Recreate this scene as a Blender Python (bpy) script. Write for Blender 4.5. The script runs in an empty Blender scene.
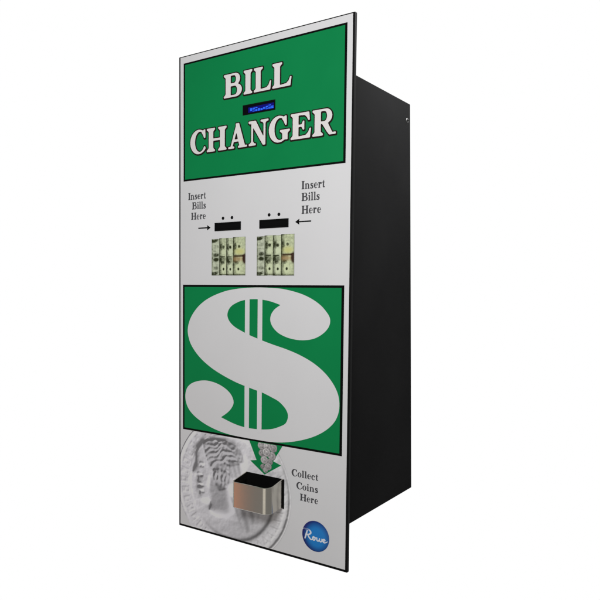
import bpy, bmesh, math
import numpy as np
from mathutils import Matrix, Vector

rng = np.random.default_rng(7)
sc = bpy.context.scene
COL = sc.collection
ZC = 0.43                     # height of the plate centre above the machine's base; all plate sizes below are in mm


def P(x, z, y=0.0):
    return (x / 1000.0, y / 1000.0, z / 1000.0 + ZC)


# ------------------------------------------------------------------ materials
def mat(name, col, rough=0.5, spec=0.5, metal=0.0, noise=0.0, nscale=40.0, bump=0.0, bscale=900.0, emit=None, estr=0.0,
        rvar=0.0):
    m = bpy.data.materials.new(name)
    m.use_nodes = True
    nt = m.node_tree
    b = nt.nodes['Principled BSDF']
    b.inputs['Base Color'].default_value = (*col, 1)
    b.inputs['Roughness'].default_value = rough
    b.inputs['Specular IOR Level'].default_value = spec
    b.inputs['Metallic'].default_value = metal
    tc = nt.nodes.new('ShaderNodeTexCoord')
    if noise > 0:
        n = nt.nodes.new('ShaderNodeTexNoise')
        n.inputs['Scale'].default_value = nscale
        n.inputs['Detail'].default_value = 5
        nt.links.new(tc.outputs['Object'], n.inputs['Vector'])
        r = nt.nodes.new('ShaderNodeMapRange')
        r.inputs['From Min'].default_value = 0.3
        r.inputs['From Max'].default_value = 0.7
        r.inputs['To Min'].default_value = 1 - noise
        r.inputs['To Max'].default_value = 1 + noise
        nt.links.new(n.outputs['Fac'], r.inputs['Value'])
        mx = nt.nodes.new('ShaderNodeVectorMath')
        mx.operation = 'SCALE'
        mx.inputs[0].default_value = col
        nt.links.new(r.outputs['Result'], mx.inputs['Scale'])
        nt.links.new(mx.outputs['Vector'], b.inputs['Base Color'])
        if rvar > 0:
            r2 = nt.nodes.new('ShaderNodeMapRange')
            r2.inputs['From Min'].default_value = 0.3
            r2.inputs['From Max'].default_value = 0.7
            r2.inputs['To Min'].default_value = rough - rvar
            r2.inputs['To Max'].default_value = rough + rvar
            nt.links.new(n.outputs['Fac'], r2.inputs['Value'])
            nt.links.new(r2.outputs['Result'], b.inputs['Roughness'])
    if bump > 0:
        n = nt.nodes.new('ShaderNodeTexNoise')
        n.inputs['Scale'].default_value = bscale
        n.inputs['Detail'].default_value = 3
        nt.links.new(tc.outputs['Object'], n.inputs['Vector'])
        bp = nt.nodes.new('ShaderNodeBump')
        bp.inputs['Strength'].default_value = bump
        bp.inputs['Distance'].default_value = 0.001
        nt.links.new(n.outputs['Fac'], bp.inputs['Height'])
        nt.links.new(bp.outputs['Normal'], b.inputs['Normal'])
    if emit:
        b.inputs['Emission Color'].default_value = (*emit, 1)
        b.inputs['Emission Strength'].default_value = estr
    return m


WHITE = (0.742, 0.742, 0.752)
M = dict(
    face=mat('printed_white', WHITE, 0.42, 0.3, noise=0.012, nscale=9, bump=0.03, bscale=500, rvar=0.05),
    white=mat('ink_white', WHITE, 0.45, 0.3, noise=0.012, nscale=12),
    cream=mat('ink_letter_white', (0.79, 0.755, 0.745), 0.45, 0.3, noise=0.015, nscale=15),
    green=mat('ink_green', (0.0035, 0.232, 0.068), 0.45, 0.09, noise=0.035, nscale=10, rvar=0.05),
    maroon=mat('ink_dark_outline', (0.016, 0.010, 0.008), 0.55, 0.06),
    black=mat('ink_black', (0.003, 0.0035, 0.003), 0.55, 0.05),
    grey=mat('ink_soft_black', (0.078, 0.078, 0.084), 0.55, 0.06),
    rim=mat('black_anodised_edge', (0.004, 0.004, 0.0042), 0.55, 0.10, bump=0.05),
    cab=mat('black_powder_coat', (0.0130, 0.0130, 0.0133), 0.75, 0.012, noise=0.12, nscale=6, bump=0.35, bscale=1400),
    plastic=mat('black_plastic', (0.003, 0.003, 0.003), 0.45, 0.10),
    liner=mat('black_liner', (0.004, 0.004, 0.0045), 0.3, 0.6),
    void=mat('dark_opening', (0.0025, 0.0025, 0.0025), 0.8, 0.1),
    glass=mat('display_glass', (0.002, 0.002, 0.004), 0.3, 0.10),
    blue=mat('lit_blue_segment', (0.0, 0.01, 0.05), 0.4, 0.2, emit=(0.03, 0.16, 1.0), estr=1.25),
    dimblue=mat('dim_blue_segment', (0.0, 0.0, 0.03), 0.4, 0.2, emit=(0.008, 0.006, 0.62), estr=0.22),
    screw=mat('zinc_screw', (0.17, 0.17, 0.17), 0.42, 0.5, metal=1.0),
    badgeink=mat('badge_white_ink', (0.80, 0.84, 0.90), 0.35, 0.3),
)


def steel():
    m = bpy.data.materials.new('brushed_steel')
    m.use_nodes = True
    nt = m.node_tree
    b = nt.nodes['Principled BSDF']
    b.inputs['Base Color'].default_value = (0.62, 0.59, 0.525, 1)
    b.inputs['Metallic'].default_value = 1.0
    b.inputs['Roughness'].default_value = 0.3
    tc = nt.nodes.new('ShaderNodeTexCoord')
    mp = nt.nodes.new('ShaderNodeMapping')
    mp.inputs['Scale'].default_value = (25, 25, 2200)
    n = nt.nodes.new('ShaderNodeTexNoise')
    n.inputs['Scale'].default_value = 1.0
    n.inputs['Detail'].default_value = 4
    nt.links.new(tc.outputs['Object'], mp.inputs['Vector'])
    nt.links.new(mp.outputs['Vector'], n.inputs['Vector'])
    r = nt.nodes.new('ShaderNodeMapRange')
    r.inputs['To Min'].default_value = 0.15
    r.inputs['To Max'].default_value = 0.30
    nt.links.new(n.outputs['Fac'], r.inputs['Value'])
    nt.links.new(r.outputs['Result'], b.inputs['Roughness'])
    bp = nt.nodes.new('ShaderNodeBump')
    bp.inputs['Strength'].default_value = 0.08
    bp.inputs['Distance'].default_value = 0.0004
    nt.links.new(n.outputs['Fac'], bp.inputs['Height'])
    nt.links.new(bp.outputs['Normal'], b.inputs['Normal'])
    return m


M['steel'] = steel()


def inkmat(name, rough=0.45):
    """a printed picture: the ink colours are stored per point of the print"""
    m = bpy.data.materials.new(name)
    m.use_nodes = True
    nt = m.node_tree
    b = nt.nodes['Principled BSDF']
    b.inputs['Roughness'].default_value = rough
    b.inputs['Specular IOR Level'].default_value = 0.3
    a = nt.nodes.new('ShaderNodeVertexColor')
    a.layer_name = 'ink'
    nt.links.new(a.outputs['Color'], b.inputs['Base Color'])
    return m


M['print'] = inkmat('printed_picture_ink')
M['badge'] = inkmat('badge_ink', 0.3)


# ------------------------------------------------------------------ object helpers
def link(name, me, parent=None, mats=()):
    o = bpy.data.objects.new(name, me)
    COL.objects.link(o)
    for m in mats:
        me.materials.append(m)
    if parent is not None:
        o.parent = parent
    return o


def from_bm(name, bm, mats, parent, smooth=False):
    me = bpy.data.meshes.new(name)
    bm.normal_update()
    bm.to_mesh(me)
    bm.free()
    if smooth:
        for p in me.polygons:
            p.use_smooth = True
    return link(name, me, parent, mats)


def box(bm, x0, x1, y0, y1, z0, z1, bev=0.0, mi=0, seg=2):
    vs = [bm.verts.new(P(x, z, y)) for x in (x0, x1) for y in (y0, y1) for z in (z0, z1)]
    F = [(0, 1, 3, 2), (4, 6, 7, 5), (0, 4, 5, 1), (2, 3, 7, 6), (0, 2, 6, 4), (1, 5, 7, 3)]
    fs = [bm.faces.new([vs[i] for i in f]) for f in F]
    bmesh.ops.recalc_face_normals(bm, faces=fs)
    for f in fs:
        f.material_index = mi
    if bev > 0:
        es = list({e for f in fs for e in f.edges})
        r = bmesh.ops.bevel(bm, geom=es, offset=bev / 1000, segments=seg, profile=0.5, affect='EDGES')
        for f in r['faces']:
            f.material_index = mi


def sheet(bm, pts, y, mi=0):
    f = bm.faces.new([bm.verts.new(P(x, z, y)) for x, z in pts])
    f.normal_update()
    if f.normal.y > 0:
        f.normal_flip()
    f.material_index = mi


def fill_loops(loops, y, bm, mi=0):
    """fills closed loops (holes by even-odd) as a flat print at depth y and adds it to bm"""
    cu = bpy.data.curves.new('outline', 'CURVE')
    cu.dimensions = '2D'
    cu.fill_mode = 'BOTH'
    for lp in loops:
        s = cu.splines.new('POLY')
        s.points.add(len(lp) - 1)
        s.points.foreach_set('co', [c for x, z in lp for c in (x, z, 0, 1)])
        s.use_cyclic_u = True
    ob = bpy.data.objects.new('outline', cu)
    COL.objects.link(ob)
    dg = bpy.context.evaluated_depsgraph_get()
    dg.update()
    me = bpy.data.meshes.new_from_object(ob.evaluated_get(dg))
    vs = [bm.verts.new(P(v.co.x, v.co.y, y)) for v in me.vertices]
    for p in me.polygons:
        try:
            f = bm.faces.new([vs[i] for i in p.vertices])
        except ValueError:
            continue
        f.normal_update()
        if f.normal.y > 0:
            f.normal_flip()
        f.material_index = mi
    bpy.data.objects.remove(ob)
    bpy.data.curves.remove(cu)
    bpy.data.meshes.remove(me)


# ------------------------------------------------------------------ letter shapes as masks -> outlines
def blur(a, s):
    n = max(1, int(3 * s + 0.5))
    k = np.exp(-0.5 * (np.arange(-n, n + 1) / s) ** 2)
    k /= k.sum()
    a = np.apply_along_axis(lambda v: np.convolve(v, k, 'same'), 0, a)
    return np.apply_along_axis(lambda v: np.convolve(v, k, 'same'), 1, a)


def contours(F, x0, z0, res, lev=0.5, tol=0.02):
    """marching squares; returns simplified closed loops in mm"""
    F = np.pad(F, 1)
    x0 -= res
    z0 -= res
    B = F > lev
    code = B[:-1, :-1] * 1 + B[:-1, 1:] * 2 + B[1:, 1:] * 4 + B[1:, :-1] * 8
    T = {1: [(3, 0)], 2: [(0, 1)], 3: [(3, 1)], 4: [(1, 2)], 5: [(3, 2), (1, 0)], 6: [(0, 2)], 7: [(3, 2)], 8: [(2, 3)],
         9: [(2, 0)], 10: [(0, 3), (2, 1)], 11: [(2, 1)], 12: [(1, 3)], 13: [(1, 0)], 14: [(0, 3)]}
    nxt, pos = {}, {}
    for j, i in zip(*np.nonzero((code > 0) & (code < 15))):
        j = int(j); i = int(i)

        def edge(e):
            if e == 0: k, a, b = (0, j, i), (j, i), (j, i + 1)
            elif e == 2: k, a, b = (0, j + 1, i), (j + 1, i), (j + 1, i + 1)
            elif e == 3: k, a, b = (1, j, i), (j, i), (j + 1, i)
            else: k, a, b = (1, j, i + 1), (j, i + 1), (j + 1, i + 1)
            if k not in pos:
                t = (lev - F[a]) / (F[b] - F[a])
                pos[k] = (x0 + res * (a[1] + t * (b[1] - a[1])), z0 + res * (a[0] + t * (b[0] - a[0])))
            return k
        for a, b in T[int(code[j, i])]:
            nxt[edge(a)] = edge(b)
    loops = []
    while nxt:
        k0, k = next(iter(nxt.items()))
        del nxt[k0]
        lp = [k0]
        while k in nxt:
            lp.append(k)
            k = nxt.pop(k)
        pts = [pos[q] for q in lp]
        if len(pts) > 5:
            loops.append(simplify(pts, tol))
    return loops


def simplify(pts, tol):
    out = [pts[0]]
    i = 0
    n = len(pts)
    while i < n - 1:
        j = min(i + 2, n - 1)
        while j < min(i + 14, n - 1):
            a = np.array(pts[i]); b = np.array(pts[j + 1])
            d = b - a
            L = math.hypot(*d) + 1e-9
            seg = np.array(pts[i + 1:j + 1]) - a
            if np.abs(d[0] * seg[:, 1] - d[1] * seg[:, 0]).max() / L > tol:
                break
            j += 1
        out.append(pts[j])
        i = j
    return out[:-1] if len(out) > 4 else out


class G:
    """boolean mask of one letter over coordinate arrays (letter units: cap height 1)"""
    def __init__(s, X, Y):
        s.X, s.Y = X, Y
        s.m = np.zeros(X.shape, bool)

    def rect(s, a, b, c, d): return (s.X >= a) & (s.X <= c) & (s.Y >= b) & (s.Y <= d)
    def ell(s, cx, cy, rx, ry): return ((s.X - cx) / rx) ** 2 + ((s.Y - cy) / ry) ** 2 <= 1

    def poly(s, p):
        r = np.zeros(s.X.shape, bool)
        for (x0, y0), (x1, y1) in zip(p, p[1:] + p[:1]):
            if y0 == y1: continue
            c = (s.Y > min(y0, y1)) & (s.Y <= max(y0, y1)) & (s.X < x0 + (s.Y - y0) * (x1 - x0) / (y1 - y0))
            r ^= c
        return r

    def stroke(s, p):
        """p: list of (x, y, radius), a rounded line of varying width"""
        r = np.zeros(s.X.shape, bool)
        for (x0, y0, r0), (x1, y1, r1) in zip(p, p[1:]):
            dx, dy = x1 - x0, y1 - y0
            t = np.clip(((s.X - x0) * dx + (s.Y - y0) * dy) / (dx * dx + dy * dy + 1e-12), 0, 1)
            r |= (s.X - x0 - t * dx) ** 2 + (s.Y - y0 - t * dy) ** 2 <= (r0 + t * (r1 - r0)) ** 2
        return r

    def add(s, *ms):
        for m in ms: s.m |= m

    def cut(s, *ms):
        for m in ms: s.m &= ~m

    def serif(s, x0, x1, y, up, xa, xb, th=0.085, br=0.07):
        """slab x0..x1 at y growing in direction up (+1/-1) with brackets to the stem xa..xb"""
        a, b = sorted((y, y + up * th))
        s.add(s.rect(x0, a, x1, b))
        e = y + up * th
        if x0 < xa: s.add(s.poly([(xa, e + up * br), (xa, e), (max(x0, xa - br), e)]))
        if x1 > xb: s.add(s.poly([(xb, e + up * br), (xb, e), (min(x1, xb + br), e)]))


def g_B(g):
    g.add(g.rect(.3, .47, .62, 1), g.ell(.62, .745, .27, .255), g.rect(.3, 0, .66, .53), g.ell(.66, .27, .33, .27))
    g.cut(g.rect(.3, .585, .56, .915), g.ell(.56, .75, .11, .165), g.rect(.3, .085, .6, .465), g.ell(.60, .275, .13, .19))
    g.add(g.rect(.1, 0, .38, 1))
    g.serif(0, .38, 0, 1, .1, .38); g.serif(0, .38, 1, -1, .1, .38)
    return 1.0


def g_I(g):
    g.add(g.rect(.1, 0, .37, 1)); g.serif(0, .47, 0, 1, .1, .37); g.serif(0, .47, 1, -1, .1, .37)
    return .47


def arm_low(g, x):
    g.add(g.poly([(.3, 0), (x - .05, 0), (x, .37), (x - .07, .37), (x - .13, .22), (x - .25, .12), (.3, .09)]))


def g_L(g):
    g.add(g.rect(.1, 0, .37, 1)); g.serif(0, .37, 0, 1, .1, .37); g.serif(0, .48, 1, -1, .1, .37)
    arm_low(g, .93)
    return .93


def g_C(g):
    g.add(g.ell(.5, .5, .5, .525)); g.cut(g.ell(.565, .5, .285, .435))
    g.cut(g.poly([(.66, .66), (1.2, .7), (1.2, .2), (.88, .26), (.6, .4)]))
    g.add(g.poly([(.80, 1.0), (.875, 1.0), (.875, .63), (.81, .63), (.74, .78), (.66, .88)]))
    g.cut(g.rect(.885, .2, 1.3, 1.1))
    return .92


def g_H(g):
    g.add(g.rect(.1, 0, .36, 1), g.rect(.74, 0, 1.0, 1), g.rect(.3, .45, .8, .55))
    for a in (0, .64):
        g.serif(a, a + .46, 0, 1, a + .1, a + .36); g.serif(a, a + .46, 1, -1, a + .1, a + .36)
    return 1.1


def g_A(g):
    g.add(g.poly([(.1, 0), (.21, 0), (.56, .9), (.50, 1.0), (.46, 1.0)]))
    g.add(g.poly([(.42, 1.02), (.61, 1.02), (.97, 0), (.66, 0), (.44, .72)]))
    g.add(g.rect(.24, .27, .72, .365))
    g.add(g.rect(0, 0, .34, .085), g.rect(.56, 0, 1.06, .085))
    return 1.06


def g_N(g):
    g.add(g.rect(.145, 0, .245, 1), g.rect(.79, 0, .89, 1), g.poly([(.1, 1), (.38, 1), (.89, .14), (.89, -.02), (.76, -.02), (.145, .88)]))
    g.serif(0, .3, 1, -1, .1, .245); g.serif(.02, .39, 0, 1, .145, .245); g.serif(.64, 1.05, 1, -1, .79, .89)
    return 1.05


def g_G(g):
    g.add(g.ell(.5, .5, .5, .525)); g.cut(g.ell(.56, .5, .28, .435))
    g.cut(g.poly([(.66, .66), (1.2, .7), (1.2, .2), (.8, .2), (.6, .4)]))
    g.add(g.poly([(.80, 1.0), (.875, 1.0), (.875, .63), (.81, .63), (.74, .78), (.66, .88)]))
    g.cut(g.rect(.885, .2, 1.3, 1.1))
    g.cut(g.rect(.93, -.1, 1.3, .4))
    g.add(g.rect(.67, .06, .93, .42)); g.serif(.56, 1.04, .46, -1, .67, .93)
    return 1.04


def g_E(g):
    g.add(g.rect(.1, 0, .37, 1)); g.serif(0, .37, 0, 1, .1, .37); g.serif(0, .37, 1, -1, .1, .37)
    arm_low(g, .96)
    g.add(g.poly([(.3, 1), (.87, 1), (.9, .67), (.83, .67), (.77, .79), (.66, .89), (.3, .91)]))
    g.add(g.rect(.3, .46, .58, .55), g.poly([(.5, .52), (.58, .68), (.645, .68), (.645, .33), (.58, .33), (.5, .49)]))
    return .96


def g_R(g):
    g.add(g.rect(.3, .44, .6, 1), g.ell(.6, .72, .29, .28)); g.cut(g.rect(.3, .535, .54, .915), g.ell(.54, .725, .12, .19))
    g.add(g.rect(.1, 0, .38, 1), g.poly([(.40, .5), (.66, .52), (.9, .08), (1.06, .085), (1.06, 0), (.76, 0), (.66, .12)]))
    g.serif(0, .48, 0, 1, .1, .38); g.serif(0, .38, 1, -1, .1, .38)
    return 1.05


W_ = .2


def lstem(g, x, y1, bottom=True, top=True, w=W_):
    g.add(g.rect(x, 0, x + w, y1))
    if bottom: g.serif(x - .07, x + w + .07, 0, 1, x, x + w, .065, .05)
    if top: g.add(g.poly([(x - .08, y1 - .03), (x - .08, y1 - .09), (x, y1 - .1), (x, y1), (x + .05, y1)]))


def g_n(g):
    g.add(g.ell(.42, .40, .28, .28)); g.cut(g.ell(.36, .40, .15, .18), g.rect(-1, -.5, 2, .38))
    g.add(g.rect(.5, 0, .7, .42)); g.serif(.43, .77, 0, 1, .5, .7, .065, .05); lstem(g, .08, .67)
    return .78


def g_s(g):
    g.add(g.stroke([(.43, .57, .045), (.33, .625, .05), (.2, .62, .06), (.12, .53, .085), (.17, .42, .1), (.32, .33, .11),
                    (.42, .22, .1), (.4, .1, .075), (.26, .04, .055), (.12, .06, .05), (.07, .14, .045)]))
    g.add(g.rect(.44, .44, .49, .67), g.rect(.02, 0, .07, .23))
    return .54


def g_e(g):
    g.add(g.ell(.3, .33, .3, .35)); g.cut(g.ell(.345, .34, .135, .275), g.poly([(.34, .3), (.9, .3), (.9, .12), (.5, .12)]))
    g.add(g.rect(.15, .32, .59, .395))
    return .6


def g_r(g):
    lstem(g, .08, .67); g.add(g.ell(.46, .55, .11, .115), g.stroke([(.26, .45, .05), (.34, .6, .06), (.44, .61, .06)]))
    return .57


def g_t(g):
    g.add(g.rect(.1, .08, .29, .72), g.poly([(.0, .6), (.1, .66), (.25, .9), (.29, .9), (.29, .6)]), g.rect(0, .595, .43, .665),
          g.stroke([(.2, .12, .1), (.26, .07, .08), (.36, .06, .05), (.43, .12, .03)]))
    return .46


def g_i(g):
    lstem(g, .08, .67); g.add(g.ell(.17, .89, .115, .115))
    return .36


def g_l(g):
    lstem(g, .08, 1.02)
    return .36


def g_o(g):
    g.add(g.ell(.32, .33, .32, .35)); g.cut(g.ell(.32, .33, .125, .28))
    return .64


def g_c(g):
    g.add(g.ell(.3, .33, .3, .35)); g.cut(g.ell(.35, .33, .155, .275), g.poly([(.36, .45), (.9, .5), (.9, .12), (.5, .12), (.36, .3)]))
    g.add(g.ell(.46, .5, .1, .11))
    return .57


GL = {k[2:]: v for k, v in globals().items() if k.startswith('g_')}


def line_mask(items, z0, cap, res, pad):
    """items: (letter, x0, x1) in mm on baseline z0; returns mask and the mask's origin"""
    xa = min(i[1] for i in items) - pad
    xb = max(i[2] for i in items) + pad
    nx, nz = int((xb - xa) / res), int((cap * 1.15 + 2 * pad) / res)
    ox, oz = xa, z0 - pad - cap * .06
    X, Z = np.meshgrid(ox + res * np.arange(nx), oz + res * np.arange(nz))
    m = np.zeros(X.shape, bool)
    for ch, x0, x1 in items:
        w = natural(ch)
        g = G((X - x0) / ((x1 - x0) / w), (Z - z0) / cap)
        GL[ch](g)
        m |= g.m & (X > x0 - 3) & (X < x1 + 3)
    return m, ox, oz


_nat = {}


def natural(ch):
    if ch not in _nat:
        _nat[ch] = GL[ch](G(np.zeros((2, 2)), np.zeros((2, 2))))
    return _nat[ch]


def layout(word, x0, x1, gap=.07):
    tot = sum(natural(c) for c in word) + gap * (len(word) - 1)
    k = (x1 - x0) / tot
    out, x = [], x0
    for c in word:
        out.append((c, x, x + natural(c) * k))
        x += (natural(c) + gap) * k
    return out


def dilate(m, r):
    out = m.copy()
    n = int(r)
    for a in range(-n, n + 1):
        for b in range(-n, n + 1):
            if a * a + b * b <= r * r:
                out |= np.roll(np.roll(m, a, 0), b, 1)
    return out


# ------------------------------------------------------------------ the machine
machine = bpy.data.objects.new('bill_changer', None)
COL.objects.link(machine)
machine.empty_display_size = 0.1
machine['label'] = 'tall white and green bill changer with dollar sign front, steel coin cup and black cabinet'
machine['category'] = 'change machine'

HW, HH = 176.35, 430.0

# front panel: black plate with a printed white faceplate on it
bm = bmesh.new()
box(bm, -HW, HW, 0, 6.5, -HH, HH, 0.7)
plate = from_bm('front_panel', bm, [M['rim']], machine)
bm = bmesh.new()
box(bm, -HW + 3.7, HW - 3.3, -0.6, -0.003, -HH + 4.2, HH - 2.0, 0.25)
from_bm('faceplate', bm, [M['face']], plate)['label'] = 'white printed faceplate'

# cabinet: folded black sheet, slightly deeper at the foot
bm = bmesh.new()
cx, zt, zb, dt, db = 159.15, 349.5, -366.7, 251.8, 293.4
vs = [bm.verts.new(P(*c)) for c in ((-cx, zb, 6.6), (cx, zb, 6.6), (cx, zt, 6.6), (-cx, zt, 6.6),
                                    (-cx, zb, db), (cx, zb, db), (cx, zt, dt), (-cx, zt, dt))]
for f in ((0, 1, 2, 3), (1, 5, 6, 2), (5, 4, 7, 6), (4, 0, 3, 7), (3, 2, 6, 7), (4, 5, 1, 0)):
    bm.faces.new([vs[i] for i in f])
bmesh.ops.recalc_face_normals(bm, faces=bm.faces)
bmesh.ops.bevel(bm, geom=list(bm.edges), offset=0.0016, segments=3, profile=0.5, affect='EDGES')
cab = from_bm('cabinet', bm, [M['cab']], machine)
cab['label'] = 'black powder coated cabinet'


def screw(y, z):
    bm = bmesh.new()
    prof = [(0.0, 1.7), (2.0, 1.6), (3.6, 1.25), (4.5, 0.6), (4.7, 0.0)]
    n = 28
    rings = []
    for r, h in prof:
        rings.append([bm.verts.new((cx / 1000 + h / 1000, (y + r * math.cos(a)) / 1000, (z + r * math.sin(a)) / 1000 + ZC))
                      for a in (2 * math.pi * i / n for i in range(n))] if r else [bm.verts.new(((cx + h) / 1000, y / 1000, z / 1000 + ZC))])
    for i in range(n):
        j = (i + 1) % n
        bm.faces.new((rings[0][0], rings[1][i], rings[1][j]))
        for a, b in zip(rings[1:], rings[2:]):
            bm.faces.new((a[i], b[i], b[j], a[j]))
    bmesh.ops.recalc_face_normals(bm, faces=bm.faces)
    o = from_bm('screw', bm, [M['screw'], M['void']], cab, smooth=True)
    bm = bmesh.new()
    bm.from_mesh(o.data)
    box(bm, cx + .8, cx + 1.85, y - 3.7, y + 3.7, z - .7, z + .7, 0, 1)
    bm.to_mesh(o.data)
    bm.free()


screw(239, 318)

# header panel with heading
bm = bmesh.new()
HX0, HX1, HZ0, HZ1 = -164.6, 164.0, 207.2, 416.6
sheet(bm, [(HX0, HZ0), (HX1, HZ0), (HX1, HZ1), (HX0, HZ1)], -0.85, 0)
sheet(bm, [(HX0 + 3.6, HZ0 + 3.2), (HX1 - 3.8, HZ0 + 3.2), (HX1 - 3.8, HZ1 - 3.2), (HX0 + 3.6, HZ1 - 3.2)], -1.1, 1)
header = from_bm('header_panel', bm, [M['black'], M['green']], machine)
header['label'] = 'green heading panel with black border'
BILL = [('B', -72, -33), ('I', -29.8, -11.8), ('L', -8.6, 26.3), ('L', 28.4, 65.5)]
CHANGER = [('C', -148, -111.5), ('H', -109.4, -65.8), ('A', -61.8, -22.0), ('N', -19, 21.6), ('G', 22.4, 63.3), ('E', 64.8, 102.8), ('R', 105.3, 146.6)]
for items, z0, cap in ((BILL, 340.0, 39.4), (CHANGER, 253.3, 40.6)):
    res = 0.3
    m, ox, oz = line_mask(items, z0, cap, res, 7)
    d = dilate(m, 2.0 / res)
    # the outline carries a slight drop to the lower right
    d |= np.roll(np.roll(d, -3, 0), 2, 1)
    bm = bmesh.new()
    fill_loops(contours(blur(d.astype(float), 1.6), ox, oz, res), -1.35, bm, 0)
    fill_loops(contours(blur(m.astype(float), 2.2), ox, oz, res), -1.6, bm, 1)
    from_bm('heading_lettering', bm, [M['maroon'], M['cream']], header)

# display
bm = bmesh.new()
box(bm, -31.5, 34.5, -1.45, -1.12, 305.8, 322.6, 0, 0)
sheet(bm, [(-29.8, 307.4), (32.8, 307.4), (32.8, 321), (-29.8, 321)], -1.5, 1)
disp = from_bm('display_window', bm, [M['plastic'], M['glass']], machine)
bm = bmesh.new()
for i in range(9):                                    # lit cells of a small segment display, too small to read
    x = -16.0 + i * 5.35
    h = [6.2, 6.4, 6.3, 5.6, 3.2, 4.2, 5.2, 6.6, 5.6][i]
    for k in range(3):
        for q in range(4):
            if (i * 7 + k * 5 + q * 3) % 5 == 0:
                continue
            zz = 309.4 + q * h / 4
            sheet(bm, [(x + k * 1.5, zz), (x + k * 1.5 + 1.2, zz), (x + k * 1.5 + 1.2, zz + h / 4 * .8), (x + k * 1.5, zz + h / 4 * .8)], -1.62, 0)
sheet(bm, [(-20, 308.6), (32, 308.6), (32, 318.2), (-20, 317.2)], -1.56, 1)
from_bm('display_characters', bm, [M['blue'], M['dimblue']], disp)['label'] = 'lit blue display characters'

# bill slots with two indicator lights each
def bill_slot(x0, x1, z0, z1, dots):
    bm = bmesh.new()
    y0, y1 = -1.9, -0.62
    w = 2.4
    for b in ((x0, x1, z1 - w, z1), (x0, x1, z0, z0 + w), (x0, x0 + w, z0 + w, z1 - w), (x1 - w, x1, z0 + w, z1 - w)):
        box(bm, b[0], b[1], y0, y1, b[2], b[3], 0.0)
    s = from_bm('bill_slot', bm, [M['plastic']], machine)
    bm = bmesh.new()
    box(bm, x0 + w, x1 - w, -1.1, -.64, z0 + w, z1 - w)
    box(bm, x0 + w + 1, x1 - w - 1, -1.6, -1.12, z0 + w + 1.2, z0 + w + 3.2)
    from_bm('slot_mouth', bm, [M['void']], s)
    for x, z in dots:
        bm = bmesh.new()
        n = 24
        rings = [[bm.verts.new(P(x + r * math.cos(2 * math.pi * i / n), z + r * math.sin(2 * math.pi * i / n), yy)) for i in range(n)]
                 for r, yy in ((2.75, -.61), (2.75, -1.1), (2.3, -1.5), (1.0, -1.85))]
        for a, b in zip(rings, rings[1:]):
            for i in range(n):
                bm.faces.new((a[i], a[(i + 1) % n], b[(i + 1) % n], b[i]))
        bm.faces.new(rings[-1])
        bmesh.ops.recalc_face_normals(bm, faces=bm.faces)
        from_bm('indicator_light', bm, [M['plastic']], s, smooth=True)
    return s


bill_slot(-91.4, -34.6, 114.8, 129.0, [(-73.4, 136.4), (-53.8, 136.4)])['label'] = 'bill slot near the left instruction text'
bill_slot(4.6, 61.9, 114.8, 129.0, [(23.7, 136.6), (43.0, 136.4)])['label'] = 'bill slot near the right instruction text'

# instruction texts
def text_block(lines, cap, label, m=M['grey'], res=0.12):
    bm = bmesh.new()
    for w, x0, x1, z in lines:
        mk, ox, oz = line_mask(layout(w, x0, x1), z, cap, res, 1.5)
        fill_loops(contours(blur(mk.astype(float), 1.3), ox, oz, res), -0.86, bm, 0)
    o = from_bm('instruction_text', bm, [m], machine)
    o['label'] = label
    return o


text_block([('Insert', -153.4, -112.2, 173.2), ('Bills', -144.2, -112.2, 155.8), ('Here', -146.4, -112.6, 137.4)], 12.6, 'insert bills text on the left')
text_block([('Insert', 86, 128.8, 173.4), ('Bills', 86.2, 119.6, 154.8), ('Here', 86.5, 122, 134.5)], 12.9, 'insert bills text on the right')
text_block([('Collect', 72.4, 123, -292.6), ('Coins', 82, 123, -312.6), ('Here', 89.2, 123, -330.8)], 11.6, 'collect coins text beside the cup')

# thin arrows pointing at the slots
def arrow_mark(x0, x1, z):
    s = 1 if x1 > x0 else -1
    bm = bmesh.new()
    sheet(bm, [(x0, z - 1.05), (x1 - s * 7.2, z - 1.05), (x1 - s * 8.0, z - 4.4), (x1 - s * 6.8, z - 4.2), (x1, z), (x1 - s * 6.8, z + 4.2), (x1 - s * 8.0, z + 4.4), (x1 - s * 7.2, z + 1.05), (x0, z + 1.05)], -0.88)
    return from_bm('arrow_mark', bm, [M['black']], machine)


arrow_mark(-129.6, -101.4, 121.6)['label'] = 'black arrow pointing right'
arrow_mark(104.4, 74.6, 122.4)['label'] = 'black arrow pointing left'


# printed pictures as fine grids of ink colours
def ink_grid(name, xs, zs, rgb, y, parent, m, keep=None):
    nz, nx = len(zs), len(xs)
    X, Z = np.meshgrid(xs, zs)
    co = np.stack([X / 1000, np.full_like(X, y / 1000), Z / 1000 + ZC], -1).reshape(-1, 3)
    idx = np.arange(nz * nx).reshape(nz, nx)
    q = np.stack([idx[:-1, :-1], idx[:-1, 1:], idx[1:, 1:], idx[1:, :-1]], -1)
    if keep is not None:
        k = keep[:-1, :-1] & keep[:-1, 1:] & keep[1:, 1:] & keep[1:, :-1]
        q = q[k]
    q = q.reshape(-1, 4)
    used = np.unique(q)
    rm = np.full(nz * nx, -1)
    rm[used] = np.arange(len(used))
    q = rm[q]
    me = bpy.data.meshes.new(name)
    me.vertices.add(len(used))
    me.vertices.foreach_set('co', co[used].astype(np.float32).ravel())
    me.loops.add(q.size)
    me.loops.foreach_set('vertex_index', q.astype(np.int32).ravel())
    me.polygons.add(len(q))
    me.polygons.foreach_set('loop_start', np.arange(0, q.size, 4, dtype=np.int32))
    me.update(calc_edges=True)
    at = me.color_attributes.new('ink', 'FLOAT_COLOR', 'POINT')
    c = np.concatenate([rgb.reshape(-1, 3)[used], np.ones((len(used), 1))], 1)
    at.data.foreach_set('color', c.astype(np.float32).ravel())
    me.validate()
    return link(name, me, parent, [m])


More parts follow.
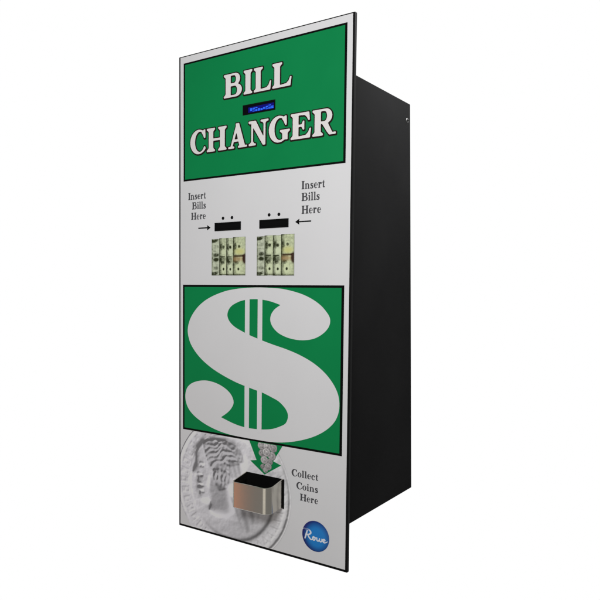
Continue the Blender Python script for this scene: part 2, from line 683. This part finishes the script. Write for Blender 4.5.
def lin(c):
    c = np.asarray(c, float) / 255
    return np.where(c < .04045, c / 12.92, ((c + .055) / 1.055) ** 2.4)


def smooth_noise(shape, s):
    n = blur(rng.standard_normal(shape), s)
    return n / (n.std() + 1e-9)


def note(k, xa, xb, xr, z0, z1, y, parent):
    """one printed banknote standing on end; xa..xb is the strip that shows, xr its far edge under the next one"""
    st = .42
    xs = np.arange(xa, xr + st * .5, st)
    zs = np.arange(z0, z1 + st * .5, st)
    X, Z = np.meshgrid(xs, zs)
    s = (X - xa) / (xb - xa)
    t = (Z - z0) / (z1 - z0)
    base = np.array([lin((206, 214, 188)), lin((212, 222, 184)), lin((214, 224, 188)), lin((212, 222, 180))][k])
    rgb = np.ones(X.shape + (3,)) * base
    ink = np.zeros(X.shape)                       # amount of olive ink, overlap shadow included
    ink += .13 + .15 * np.sin(X * 5.1 + 2.0 * np.sin(Z * .7 + k)) * np.sin(Z * 3.3 + k)
    ink += .10 * np.clip(smooth_noise(X.shape, 2.0), -1.5, 1.5)
    el = lambda cs, ct, rs, rt: np.clip(2.2 - 2.2 * np.sqrt(((s - cs) / rs) ** 2 + ((t - ct) / rt) ** 2), 0, 1)
    bar = lambda a, b, c, d: ((s > a) & (s < b) & (t > c) & (t < d)) * 1.0
    ink += .5 * (t < .025) + .35 * (t > .985)
    if k == 0:
        ink += .85 * el(.3, .94, .5, .055) + .45 * el(.65, .97, .3, .04)
        ink += .8 * el(.3, .05, .55, .06) + .4 * el(.7, .08, .3, .05)
        ink += .5 * bar(0, .12, 0, 1)
        for c, q in ((.56, .55), (.43, .75), (.2, .45), (.78, .2)):
            ink += q * el(.6, c, .45, .06)
        ink += .3 * el(.55, .49, .7, .16)
        ink += .35 * (np.sin(Z * 2.4) > .4) * bar(.2, .6, .62, .88)
    else:
        w = 1.0 if k < 3 else .62
        ink += .82 * np.clip(1 - s / (.5 * w), 0, 1) + .3 * bar(0, .06, 0, 1)  # shadow between the fanned notes, put into the ink along the left edge
        ink += .85 * el(.62 * (1 if k < 3 else .8), .755, .2 * w, .055)
        ink += .45 * el(.32 * w, .76, .25 * w, .12)
        ink += .55 * el(.5 * w, .42, .55 * w, .1) + .75 * bar(.1, .8, .485, .515)
        ink += .45 * el(.5 * w, .33, .35 * w, .055)
        ink -= .45 * el(.62 * (1 if k < 3 else .7), .18, .42 * w, .13)
        ink += 1.5 * el(.62 * (1 if k < 3 else .72), .165, .17 * w, .05)
        ink -= .3 * el(.6, .62, .4, .07)
        ink += .22 * (np.sin(Z * 3.1) > .3) * bar(.25, .95, .84, .97)
        ink += .3 * bar(.0, 1, 0, .045)
    ink = np.clip(ink, 0, 1)[..., None]
    rgb = rgb * (1 - ink) + lin((44, 50, 24)) * ink
    if k == 3:
        yel = (blur(el(.55, .62, .5, .10), 5) * .72)[..., None]
        rgb = rgb * (1 - yel) + lin((206, 202, 112)) * yel
        tan = (np.clip(blur(bar(.05, .95, .38, .47), 5) * .75, 0, 1))[..., None]
        rgb = rgb * (1 - tan) + lin((190, 156, 108)) * tan
        dk = (np.clip(blur(bar(.1, 1.1, .49, .535), 1.2) * .8 + blur(el(1.0, .43, .3, .17), 2) * 1.3, 0, 1))[..., None]
        rgb = rgb * (1 - dk) + lin((56, 30, 12)) * dk
        ed = (np.clip((s - .86) / .14, 0, 1) * .4)[..., None]
        rgb = rgb * (1 - ed) + lin((92, 92, 84)) * ed
    return ink_grid('banknote', xs, zs, np.clip(rgb, .004, .8), y, parent, M['print'])


def bill_picture(xe, z0, z1, label):
    bm = bmesh.new()
    sheet(bm, [(xe[0] - .4, z0 - .4), (xe[-1] + .4, z0 - .4), (xe[-1] + .4, z1 + .4), (xe[0] - .4, z1 + .4)], -0.82)
    p = from_bm('bill_picture', bm, [M['face']], machine)
    p['label'] = label
    for k in range(4):
        note(k, xe[k], xe[k + 1], min(xe[k + 1] + (6 if k < 3 else 0), xe[4]), z0 + (0.5 if k == 1 else 0), z1 - (1.6, .5, 1.0, 0)[k], -0.9 - .1 * k, p)


bill_picture([-98.5, -81.4, -65.8, -51.2, -24.3], 37.2, 102.6, 'picture of fanned banknotes under the left bill slot')
bill_picture([-0.8, 15.0, 31.8, 48.0, 73.5], 36.4, 103.5, 'picture of fanned banknotes under the right bill slot')

# dollar panel
DX0, DX1, DZ0, DZ1 = -166.0, 164.9, -246.0, 20.7
bm = bmesh.new()
sheet(bm, [(DX0, DZ0), (DX1, DZ0), (DX1, DZ1), (DX0, DZ1)], -0.95, 0)
sheet(bm, [(DX0 + 4, DZ0 + 3.6), (DX1 - 4.4, DZ0 + 3.6), (DX1 - 4.4, DZ1 - 3.9), (DX0 + 4, DZ1 - 3.9)], -1.2, 1)
dollar = from_bm('dollar_panel', bm, [M['black'], M['green']], machine)
dollar['label'] = 'green panel with a huge white dollar sign'
S1 = [(141.2, -32.7), (135.6, -22.3), (121.9, -9.4), (102.4, 1.4), (79.8, 9.0), (50.7, 14.6), (21.8, 16.3), (-4.8, 16.5), (-36.5, 14.6), (-69.2, 9.3), (-103.0, -2.3), (-127.3, -17.1), (-145.0, -36.4), (-153.2, -55.8), (-152.6, -72.1), (-144.7, -89.7), (-126.7, -108.6), (-103.3, -124.1), (-77.4, -136.1), (-44.7, -147.4), (-12.5, -155.2), (13.0, -160.6), (32.0, -166.6), (47.1, -172.6), (60.0, -183.2), (64.7, -194.3), (60.5, -206.6), (48.7, -214.0), (32.7, -220.1), (13.1, -223.5), (-5.4, -224.7), (-24.5, -224.4), (-47.3, -221.0), (-75.7, -213.2)]
S2 = [(-75.7, -213.2), (-59.4, -201.6), (-50.2, -190.7), (-48.2, -181.2), (-54.4, -169.8), (-68.2, -160.2), (-88.2, -153.2), (-112.4, -150.9), (-137.1, -155.8), (-153.0, -165.4), (-159.3, -179.3), (-157.8, -195.3), (-149.0, -209.5), (-132.2, -221.3), (-108.3, -231.3), (-80.7, -238.3), (-53.8, -241.7), (-21.1, -242.6), (7.3, -242.7), (28.9, -242.4), (53.9, -239.9), (83.1, -233.3), (111.3, -223.1), (133.1, -210.8), (148.9, -196.5), (157.2, -181.5), (159.6, -165.3), (156.7, -148.9), (147.6, -132.8), (132.2, -116.9), (111.6, -103.2), (86.9, -92.4), (60.8, -84.4), (34.0, -78.1), (12.1, -72.4), (-13.4, -65.0), (-24.4, -61.0), (-45.6, -52.0), (-58.3, -41.9), (-62.4, -29.9), (-55.7, -17.6), (-40.5, -9.1), (-23.5, -4.6), (-4.6, -3.1), (12.9, -3.9), (30.2, -6.8), (48.1, -12.0)]
S3 = [(48.1, -12.0), (36.7, -19.2), (29.5, -28.7), (28.3, -39.1), (34.0, -49.8), (46.6, -59.4), (66.4, -65.9), (89.4, -67.9), (111.7, -64.4), (128.6, -55.5), (138.9, -44.4), (141.2, -32.7)]


def catmull(p, n=8, closed=False):
    out = []
    L = len(p)
    for i in range(L - 1):
        p0 = np.array(p[i - 1] if i else p[0]); p1 = np.array(p[i]); p2 = np.array(p[i + 1])
        p3 = np.array(p[i + 2] if i + 2 < L else p[i + 1])
        for k in range(n):
            t = k / n
            out.append(tuple(.5 * (2 * p1 + (p2 - p0) * t + (2 * p0 - 5 * p1 + 4 * p2 - p3) * t * t + (3 * p1 - p0 - 3 * p2 + p3) * t ** 3)))
    return out


bm = bmesh.new()
# S1 joins S3 smoothly at the ball, cusps stay sharp
loop = catmull(S3 + S1[1:])[0:]
loop = loop + catmull(S2)
fill_loops([loop], -1.45, bm, 0)
for x0, x1 in ((-24.2, -14.6), (2.3, 11.9)):
    zc = lambda x: -62 - (x + 20) * .27
    sheet(bm, [(x0, zc(x0) - 8), (x1, zc(x1) - 8), (x1, 2), (x0, 2)], -1.6, 0)
    sheet(bm, [(x0, -230), (x1, -230), (x1, -148), (x0, -145)], -1.6, 0)
from_bm('dollar_sign', bm, [M['white']], dollar)

# ---- coin picture: a printed grey photograph of a big coin, cut off by the panel's edges
st = .75
CX, CZ, CR = -54.0, -337.0, 127.0
xs = np.arange(-HW + 4.2, CX + CR + 1, st)
zs = np.arange(-HH + 4.6, -246.6, st)
X, Z = np.meshgrid(xs, zs)
g = G(X, Z)
R_ = np.hypot(X - CX, Z - CZ)
TH = np.degrees(np.arctan2(Z - CZ, X - CX))
sg = lambda a, s: 1 / (1 + np.exp(-np.clip(a / s, -40, 40)))
hgt = 2.2 * sg(R_ - 121.5, .8) * sg(126.4 - R_, .5)
hgt += -1.6 * sg(92.5 - R_, 1.2)                               # sunk inner field
prof = [(-106, -259), (-118, -262), (-128, -271), (-133, -284), (-134, -296), (-133, -303), (-137, -311), (-141, -321), (-137, -326), (-130, -327),
        (-128, -332), (-130, -338), (-125, -343), (-130, -349), (-124, -354), (-125, -361), (-119, -369), (-108, -371), (-100, -368),
        (-99, -376), (-103, -386), (-88, -390), (-66, -387), (-50, -377), (-56, -356), (-54, -338), (-40, -332), (-27, -318),
        (-28, -300), (-24, -288), (-28, -272), (-44, -260), (-72, -253), (-92, -254)]
head = g.poly(prof).astype(float)
dome = blur(head, 1.3) * 2.0 + blur(head, 5) * 6.0 + blur(head, 11) * 5.0
hairp = g.poly([(-112, -258), (-119, -268), (-114, -280), (-110, -290), (-106, -302), (-97, -310), (-93, -318), (-80, -312), (-66, -306), (-54, -300),
                (-36, -292), (-24, -286), (-28, -272), (-44, -260), (-72, -253), (-92, -254)]).astype(float)
curlp = g.poly([(-94, -308), (-70, -306), (-56, -310), (-58, -326), (-66, -340), (-80, -346), (-90, -336)]).astype(float)
hb = np.clip(blur(hairp, 2.0) + blur(curlp, 2.0), 0, 1)
strands = np.zeros(X.shape)
for (ax, az, ang, L, wd) in [(-114, -266, 28, 34, 2.6), (-112, -273, 22, 40, 2.8), (-111, -281, 26, 40, 2.6), (-108, -289, 30, 38, 2.8), (-104, -297, 33, 42, 2.6), (-98, -303, 30, 38, 2.6),
                             (-86, -262, -6, 40, 2.8), (-76, -270, -14, 44, 2.8), (-72, -279, -10, 44, 2.6), (-70, -288, -6, 42, 2.8), (-66, -296, -12, 36, 2.4), (-98, -257, 6, 44, 2.2),
                             (-92, -312, -60, 22, 3.0), (-83, -311, -68, 26, 3.0), (-74, -312, -75, 26, 2.8), (-66, -312, -80, 22, 2.8)]:
    p_ = []
    for q in range(9):
        f = q / 8
        aa = math.radians(ang)
        wob = 2.6 * math.sin(f * 7.5 + ax * .7 + az)
        p_.append((ax + L * f * math.cos(aa) - wob * math.sin(aa), az + L * f * math.sin(aa) + wob * math.cos(aa), wd * (1 - .65 * f) + .3))
    strands += blur(g.stroke(p_).astype(float), 1.6) * 2.6
dome += hb * (strands - 1.6) + hb * .55 * smooth_noise(X.shape, 3)


def bump_el(cx_, cz_, rx, rz, a, s=1.5):
    return a * blur(g.ell(cx_, cz_, rx, rz).astype(float), s)


dome += bump_el(-120, -303, 6, 2.6, 1.8) - bump_el(-121, -308, 5, 2.2, 2.6) + bump_el(-121, -309, 2, 1.2, 1.2, .8)   # brow, eye
dome += bump_el(-127, -323, 4, 3, 1.8) - bump_el(-122, -325, 5, 1.6, 2.4) - bump_el(-122, -344, 7, 1.5, 2.6) + bump_el(-123, -340, 5, 1.8, 1.2)
dome += bump_el(-122, -350, 5, 2.2, 1.3) - bump_el(-119, -355, 5, 1.6, 1.4) + bump_el(-110, -330, 9, 10, 1.5, 4) - bump_el(-101, -336, 3, 14, 1.6, 3)
dome += bump_el(-87, -322, 6, 9, 2.6) - bump_el(-86, -323, 3, 5.5, 2.6)                                                # ear
rib = g.poly([(-56, -288), (-33, -291), (-28, -300), (-30, -316), (-50, -320), (-60, -306)]).astype(float)
dome = dome * (1 - .8 * blur(rib, 1.5)) + blur(rib, 1.6) * 11.5 + blur(rib, 1.5) * .45 * np.sin(X * .6 + Z * .2)
hgt += dome * .8
# raised marks around the band, worn past reading
for k, a in enumerate(np.arange(96, 262, 9.5)):
    a = math.radians(a)
    rr = 107
    c, s_ = math.cos(a), math.sin(a)
    U = (X - CX - rr * c) * c + (Z - CZ - rr * s_) * s_
    V = -(X - CX - rr * c) * s_ + (Z - CZ - rr * s_) * c
    b = (np.abs(U) < 8.5) & (np.abs(V) < 5.0)
    hol = (np.abs(U - (2 if k % 2 else -3)) < 3.5) & (np.abs(V - (1.5 if k % 3 else -1.5)) < 2.6)
    hgt += .5 * blur((b & ~hol).astype(float), .9)
for k, a in enumerate(np.arange(-78, 20, 8.0)):
    a = math.radians(a)
    rr = 106
    c, s_ = math.cos(a), math.sin(a)
    U = (X - CX - rr * c) * c + (Z - CZ - rr * s_) * s_
    V = -(X - CX - rr * c) * s_ + (Z - CZ - rr * s_) * c
    tri = (U > -8) & (U < 8) & (np.abs(V) < (U + 8) * .36) & ~((np.abs(V) < (U + 2) * .2) & (U < 5))
    hgt += .6 * blur(tri.astype(float), 1.1)
hgt += .05 * smooth_noise(X.shape, 1.6) + .12 * smooth_noise(X.shape, 4)
gz, gx = np.gradient(blur(hgt, .65), st)
lit = -gx * .62 + gz * .70
neck = blur(g.poly([(-98, -330), (-60, -340), (-58, -384), (-98, -386)]).astype(float), 5)
shade = 1.0 + np.clip(lit * 1.55, -.72, .34)
shade *= 1 - .05 * blur(head, 3) - .33 * hb - .36 * neck * blur(head, 2) - .18 * blur(rib, 2)
shade *= 1 - .55 * blur(g.ell(-126, -328, 8, 3.0).astype(float), 1.6) - .25 * blur(g.ell(-123, -307, 5, 2.2).astype(float), 1.5)
# shadow of the coin's inner step, printed on the lower right of its sunk field
w = np.clip(np.cos(np.radians(TH + 52)), 0, 1) ** 1.3
shade *= 1 - .62 * np.exp(-((R_ - 91.0) / 3.6) ** 2) * w
shade *= 1 - .38 * np.exp(-((R_ - 126.2) / 1.1) ** 2) * (np.cos(np.radians(TH + 20)) > -.4)
shade *= 1 - .22 * sg(90 - R_, 3) * np.clip(np.cos(np.radians(TH + 75)), 0, 1) ** 1.5 * sg(R_ - 20, 8)
# shadow below the cup, painted into the print with faint streaks
cup_shadow = g.poly([(-58, -352), (20, -352), (2, -380), (-14, -404), (-22, -414), (-32, -398), (-44, -374)]).astype(float)
shade *= 1 - .22 * blur(cup_shadow, 3) - .15 * blur(cup_shadow, 2) * np.clip(np.sin((X + Z * .35) * .35), -1, 1)
shade = np.clip(shade, .22, 1.32)
tint = np.array([.79, .78, .82]) + (np.array([.0, .005, -.02])) * np.clip((X + 60) / 120, 0, 1)[..., None]
rgb = np.clip(shade[..., None] * tint, .05, .9)
ink_grid('coin_picture', xs, zs, rgb, -0.84, machine, M['print'], keep=R_ <= CR)['label'] = 'grey picture of a large coin with a head facing left'

# green arrow pointing into the cup, with a pile of coins printed on it
bm = bmesh.new()
sheet(bm, [(-14, -245.9), (1.5, -277.6), (-11.6, -280.4), (18.3, -300.0), (51.6, -279.2), (36.0, -274.4), (54.2, -245.9)], -1.1)
da = from_bm('down_arrow', bm, [M['green']], machine)
da['label'] = 'green arrow pointing down into the coin cup'
st = .5
xs2 = np.arange(4, 44, st); zs2 = np.arange(-300.5, -246.4, st)
X2, Z2 = np.meshgrid(xs2, zs2)
val = np.zeros(X2.shape); kp = np.zeros(X2.shape, bool)
coins = [(12, -251, 8.4, .50), (36, -252, 8.8, .44), (23, -250, 7.8, .62), (13, -264, 7.2, .40), (33, -266, 8.6, .50), (22, -261, 8.8, .58), (29, -277, 6.6, .42), (18, -275, 8.2, .56), (26, -285, 7.4, .48), (15, -287, 5.6, .36), (20, -292, 5.6, .52)]
for cx2, cz2, r2, v2 in coins:
    d2 = np.hypot((X2 - cx2), (Z2 - cz2) * 1.12)
    ins = d2 < r2
    an = np.arctan2(Z2 - cz2, X2 - cx2)
    c = v2 * (1 + .2 * np.cos(an - 2.2)) * (1 + .12 * np.cos(an * 5 + r2) * (d2 < r2 * .6)) * np.where(d2 > r2 * .8, .62, 1) + .1 * (np.abs(d2 - r2 * .4) < 1.0) * np.cos(an * 3)
    c = np.where(d2 > r2 * .93, .24, c) * (1 - .25 * (np.abs(d2 - r2 * .45) < 1.4))
    val = np.where(ins, c, val); kp |= ins
val = np.clip(val * (1 + .1 * smooth_noise(X2.shape, 1.5)), .05, .8)
ink_grid('coin_pile', xs2, zs2, val[..., None] * np.array([1.0, .97, .97]), -1.3, da, M['print'], keep=kp)['label'] = 'printed pile of silver coins'

# ---- coin cup in brushed steel
def cup():
    x0, x1, d, rl, rr_ = -20.5, 56.0, 42.0, 6.0, 14.0
    th = 1.7

    def path(o):
        a0, a1, dd, rr, r2 = x0 + o, x1 - o, d - o, rl - o, rr_ - o
        pts = [(a0, -1.0), (a0, -dd * .35), (a0, -(dd - rr))]
        for i in range(1, 11):
            a = math.pi + i * math.pi / 2 / 10
            pts.append((a0 + rr + rr * math.cos(a), -(dd - rr) + rr * math.sin(a)))
        pts.append(((a0 + a1) / 2, -dd))
        for i in range(0, 11):
            a = 1.5 * math.pi + i * math.pi / 2 / 10
            pts.append((a1 - r2 + r2 * math.cos(a), -(dd - r2) + r2 * math.sin(a)))
        pts += [(a1, -dd * .35), (a1, -1.0)]
        return pts
    top = lambda y: -301.0 - 8.5 * (-y / d)
    bot = lambda y: -350.0 - 3.5 * (-y / d)
    bm = bmesh.new()
    O, I = path(0), path(th)
    rows = []
    for (xo, yo), (xi, yi) in zip(O, I):
        rows.append([bm.verts.new(P(xi, bot(yi) + th, yi)), bm.verts.new(P(xi, top(yi) - .3, yi)), bm.verts.new(P((xi * .7 + xo * .3), top(yo), yi * .7 + yo * .3)),
                     bm.verts.new(P((xi * .3 + xo * .7), top(yo), yi * .3 + yo * .7)), bm.verts.new(P(xo, top(yo) - .4, yo)), bm.verts.new(P(xo, bot(yo) + 1.0, yo)), bm.verts.new(P(xo * .97 + .03 * 19.5, bot(yo), yo * .975))])
    for a, b in zip(rows, rows[1:]):
        for i in range(6):
            bm.faces.new((a[i], a[i + 1], b[i + 1], b[i]))
    f1 = bm.faces.new([r_[6] for r_ in rows])
    bmesh.ops.recalc_face_normals(bm, faces=bm.faces)
    o = from_bm('coin_cup', bm, [M['steel']], machine, smooth=True)
    o['label'] = 'brushed steel coin cup'
    me = o.data
    me.polygons[len(me.polygons) - 1].use_smooth = False
    try:
        me.set_sharp_from_angle(angle=math.radians(35))
    except Exception:
        pass
    bm = bmesh.new()
    fl = path(th + .15)
    f = bm.faces.new([bm.verts.new(P(x, -343 - 3 * (-y / d), y)) for x, y in fl])
    lin_ = [(x, y) for x, y in fl]
    rows = [[bm.verts.new(P(x, -342.9 - 3 * (-y / d), y)), bm.verts.new(P(x, top(y) - 13, y))] for x, y in lin_]
    for a, b in zip(rows, rows[1:]):
        bm.faces.new((a[0], a[1], b[1], b[0]))
    from_bm('cup_liner', bm, [M['liner']], o)['label'] = 'black inside of the cup'
    bm = bmesh.new()
    sheet(bm, [(x0 + .5, -348), (x1 - .5, -348), (x1 - .5, -301.2), (x0 + .5, -301.2)], -1.4)
    from_bm('chute_opening', bm, [M['void']], o)
    bm = bmesh.new()
    box(bm, x1 + .05, x1 + 2.6, -3.0, -.9, -351, -301.5, .3)  # black strip standing in for the shadowed gap beside the cup
    from_bm('gap_shadow_strip', bm, [M['plastic']], o)


cup()

# ---- round blue badge: domed sticker with a white script wordmark
bx, bz, br = 119.3, -384.0, 25.0
bm = bmesh.new()
n, nr = 64, 16
rings = []
for k in range(nr + 1):
    r = br * k / nr
    h = 2.2 * math.sqrt(max(0, 1 - (r / (br * 1.02)) ** 2)) + .65
    rings.append([bm.verts.new(P(bx + r * math.cos(2 * math.pi * i / n), bz + r * math.sin(2 * math.pi * i / n), -h)) for i in range(n)] if k else [bm.verts.new(P(bx, bz, -h))])
for i in range(n):
    j = (i + 1) % n
    bm.faces.new((rings[0][0], rings[1][i], rings[1][j]))
    for a, b in zip(rings[1:], rings[2:]):
        bm.faces.new((a[i], b[i], b[j], a[j]))
bmesh.ops.recalc_face_normals(bm, faces=bm.faces)
badge = from_bm('badge', bm, [M['badge']], machine, smooth=True)
badge['label'] = 'round blue badge with white script lettering'
at = badge.data.color_attributes.new('ink', 'FLOAT_COLOR', 'POINT')
cols = []
for v in badge.data.vertices:
    x, z = v.co.x * 1000 - bx, (v.co.z - ZC) * 1000 - bz
    q = min(1, math.hypot((x - 3.0) / (br * 1.0), (z + .5) / (br * 1.02)))
    k = max(0.0, min(1.0, (q - .55) / .45)) ** 1.1
    a = np.array([.014, .22, .62]) * (1 - k) + np.array([.008, .02, .17]) * k
    cols += [*a, 1]
at.data.foreach_set('color', cols)
res = .12
ox, oz = bx - 27, bz - 12
X3, Z3 = np.meshgrid(ox + res * np.arange(int(52 / res)), oz + res * np.arange(int(26 / res)))
gg = G((X3 - bx + 1.0) / 1.10, (Z3 - bz) / 1.05)


def curve_stroke(p, n=6):
    q = []
    for i in range(len(p) - 1):
        p0 = np.array(p[max(i - 1, 0)]); p1 = np.array(p[i]); p2 = np.array(p[i + 1]); p3 = np.array(p[min(i + 2, len(p) - 1)])
        for k in range(n):
            t = k / n
            q.append(tuple(.5 * (2 * p1 + (p2 - p0) * t + (2 * p0 - 5 * p1 + 4 * p2 - p3) * t * t + (3 * p1 - p0 - 3 * p2 + p3) * t ** 3)))
    q.append(tuple(p[-1]))
    return q


for s in ([(-12.5, 6.5, 1.0), (-14.2, .5, 1.35), (-16.4, -6.2, 1.1)],                                                # R stem
          [(-23.2, 5.4, .45), (-20, 7.8, .7), (-14, 8.6, .95), (-8.4, 7.8, 1.15), (-6.2, 4.6, 1.3), (-9.0, 1.4, 1.1), (-13.6, .4, .8)],
          [(-11.8, .4, .9), (-8.8, -3.6, 1.25), (-5.4, -6.0, 1.0), (-2.4, -4.2, .7)],
          [(-2.4, -4.2, .7), (-.6, -.6, .9), (-2.6, -1.6, .95), (-3.0, -4.6, 1.0), (-.8, -5.8, 1.0), (1.2, -3.8, 1.0), (.6, -1.2, .9), (2.2, -1.6, .7), (4.2, -1.4, .8)],
          [(4.2, -1.2, .9), (4.4, -4.6, 1.05), (6.2, -5.8, .9), (8.0, -3.8, .8), (8.6, -1.4, .9), (8.8, -4.6, 1.0), (10.8, -5.8, .9), (12.6, -3.6, .9), (12.6, -1.2, .8), (14.2, -2.2, .6)],
          [(14.2, -3.8, .7), (17.2, -2.8, .85), (17.0, -1.0, .85), (15.0, -1.2, .9), (14.2, -3.8, 1.0), (15.6, -5.8, 1.0), (18.4, -5.4, .8), (21.4, -3.4, .45)]):
    gg.add(gg.stroke(curve_stroke(s)))
bm = bmesh.new()
fill_loops(contours(blur(gg.m.astype(float), 1.2), ox, oz, res), -3.0, bm)
for v in bm.verts:                                     # follow the dome
    r = math.hypot(v.co.x * 1000 - bx, (v.co.z - ZC) * 1000 - bz)
    v.co.y = -(2.2 * math.sqrt(max(0, 1 - (r / (br * 1.02)) ** 2)) + .65 + .12) / 1000
from_bm('wordmark', bm, [M['badgeink']], badge)

# ------------------------------------------------------------------ light
w = bpy.data.worlds.new('World')
sc.world = w
w.use_nodes = True
nt = w.node_tree
bg = nt.nodes['Background']
tc = nt.nodes.new('ShaderNodeTexCoord')
dot = nt.nodes.new('ShaderNodeVectorMath')
dot.operation = 'DOT_PRODUCT'
dot.inputs[1].default_value = (-0.60, 0.80, 0.0)
nt.links.new(tc.outputs['Generated'], dot.inputs[0])
mr = nt.nodes.new('ShaderNodeMapRange')
mr.interpolation_type = 'SMOOTHSTEP'
mr.inputs['From Min'].default_value = 0.42
mr.inputs['From Max'].default_value = 0.62
nt.links.new(dot.outputs['Value'], mr.inputs['Value'])
mx = nt.nodes.new('ShaderNodeMix')
mx.data_type = 'RGBA'
mx.inputs['A'].default_value = (0.22, 0.218, 0.214, 1)   # the unlit room behind the camera
mx.inputs['B'].default_value = (1.0, 1.0, 1.0, 1)       # the white studio backdrop
nt.links.new(mr.outputs['Result'], mx.inputs['Factor'])
nt.links.new(mx.outputs['Result'], bg.inputs['Color'])
bg.inputs['Strength'].default_value = 1.0


def area(name, loc, target, sx, sy, power, col):
    l = bpy.data.lights.new(name, 'AREA')
    l.shape = 'RECTANGLE'
    l.size, l.size_y = sx, sy
    l.energy = power
    l.color = col
    o = bpy.data.objects.new(name, l)
    COL.objects.link(o)
    o.location = loc
    o.rotation_euler = (Vector(target) - Vector(loc)).to_track_quat('-Z', 'Y').to_euler()
    return o


area('key_lamp', (0.40, -1.05, 0.88), (0.05, 0, 0.65), 0.45, 0.35, 9.0, (1.0, 0.998, 1.0))
area('cabinet_fill_lamp', (0.45, 0.20, 1.17), (0.16, 0.14, 0.75), 0.22, 0.22, 10.0, (1.0, 1.0, 1.0))  # added light, brightens the cabinet side towards its top
area('cup_orange_fill', (-0.785, -0.80, -0.19), (0.0, 0, 0.1), 0.20, 0.5, 0.19, (1.0, 0.26, 0.03))  # unseen orange light, added for the reflection on the cup's left
area('cup_highlight_fill', (0.02, -1.20, -0.22), (0.04, 0, 0.1), 0.75, 0.36, 0.55, (1.0, 0.95, 0.86))  # unseen light, added for the bright strip near the cup's right corner

# ------------------------------------------------------------------ camera
R = Matrix([[0.8018656667390907, 0.597481035111788, 0.005278748603595313], [0.03947425771883982, -0.04415800548864386, -0.9982443856735742], [-0.5961989898369673, 0.8006662745695059, -0.058993908875141735]])
T = Vector((0.02640816060746011, -0.048374542247163305, 1.1469168987901753))
pos = -(R.transposed() @ T) + Vector((0, 0, ZC))
cam = bpy.data.cameras.new('camera')
co = bpy.data.objects.new('camera', cam)
COL.objects.link(co)
rot = Matrix((R[0], -Vector(R[1]), -Vector(R[2]))).transposed()
co.matrix_world = Matrix.Translation(pos) @ rot.to_4x4()
cam.sensor_width = 36
cam.lens = 36 * 679.707 / 600
cam.shift_x = 58.455 / 600
cam.shift_y = 25.988 / 600
cam.clip_start = 0.02
cam.clip_end = 100
sc.camera = co
sc.view_settings.view_transform = 'Standard'
sc.view_settings.look = 'None'
sc.view_settings.exposure = 0
sc.view_settings.gamma = 1
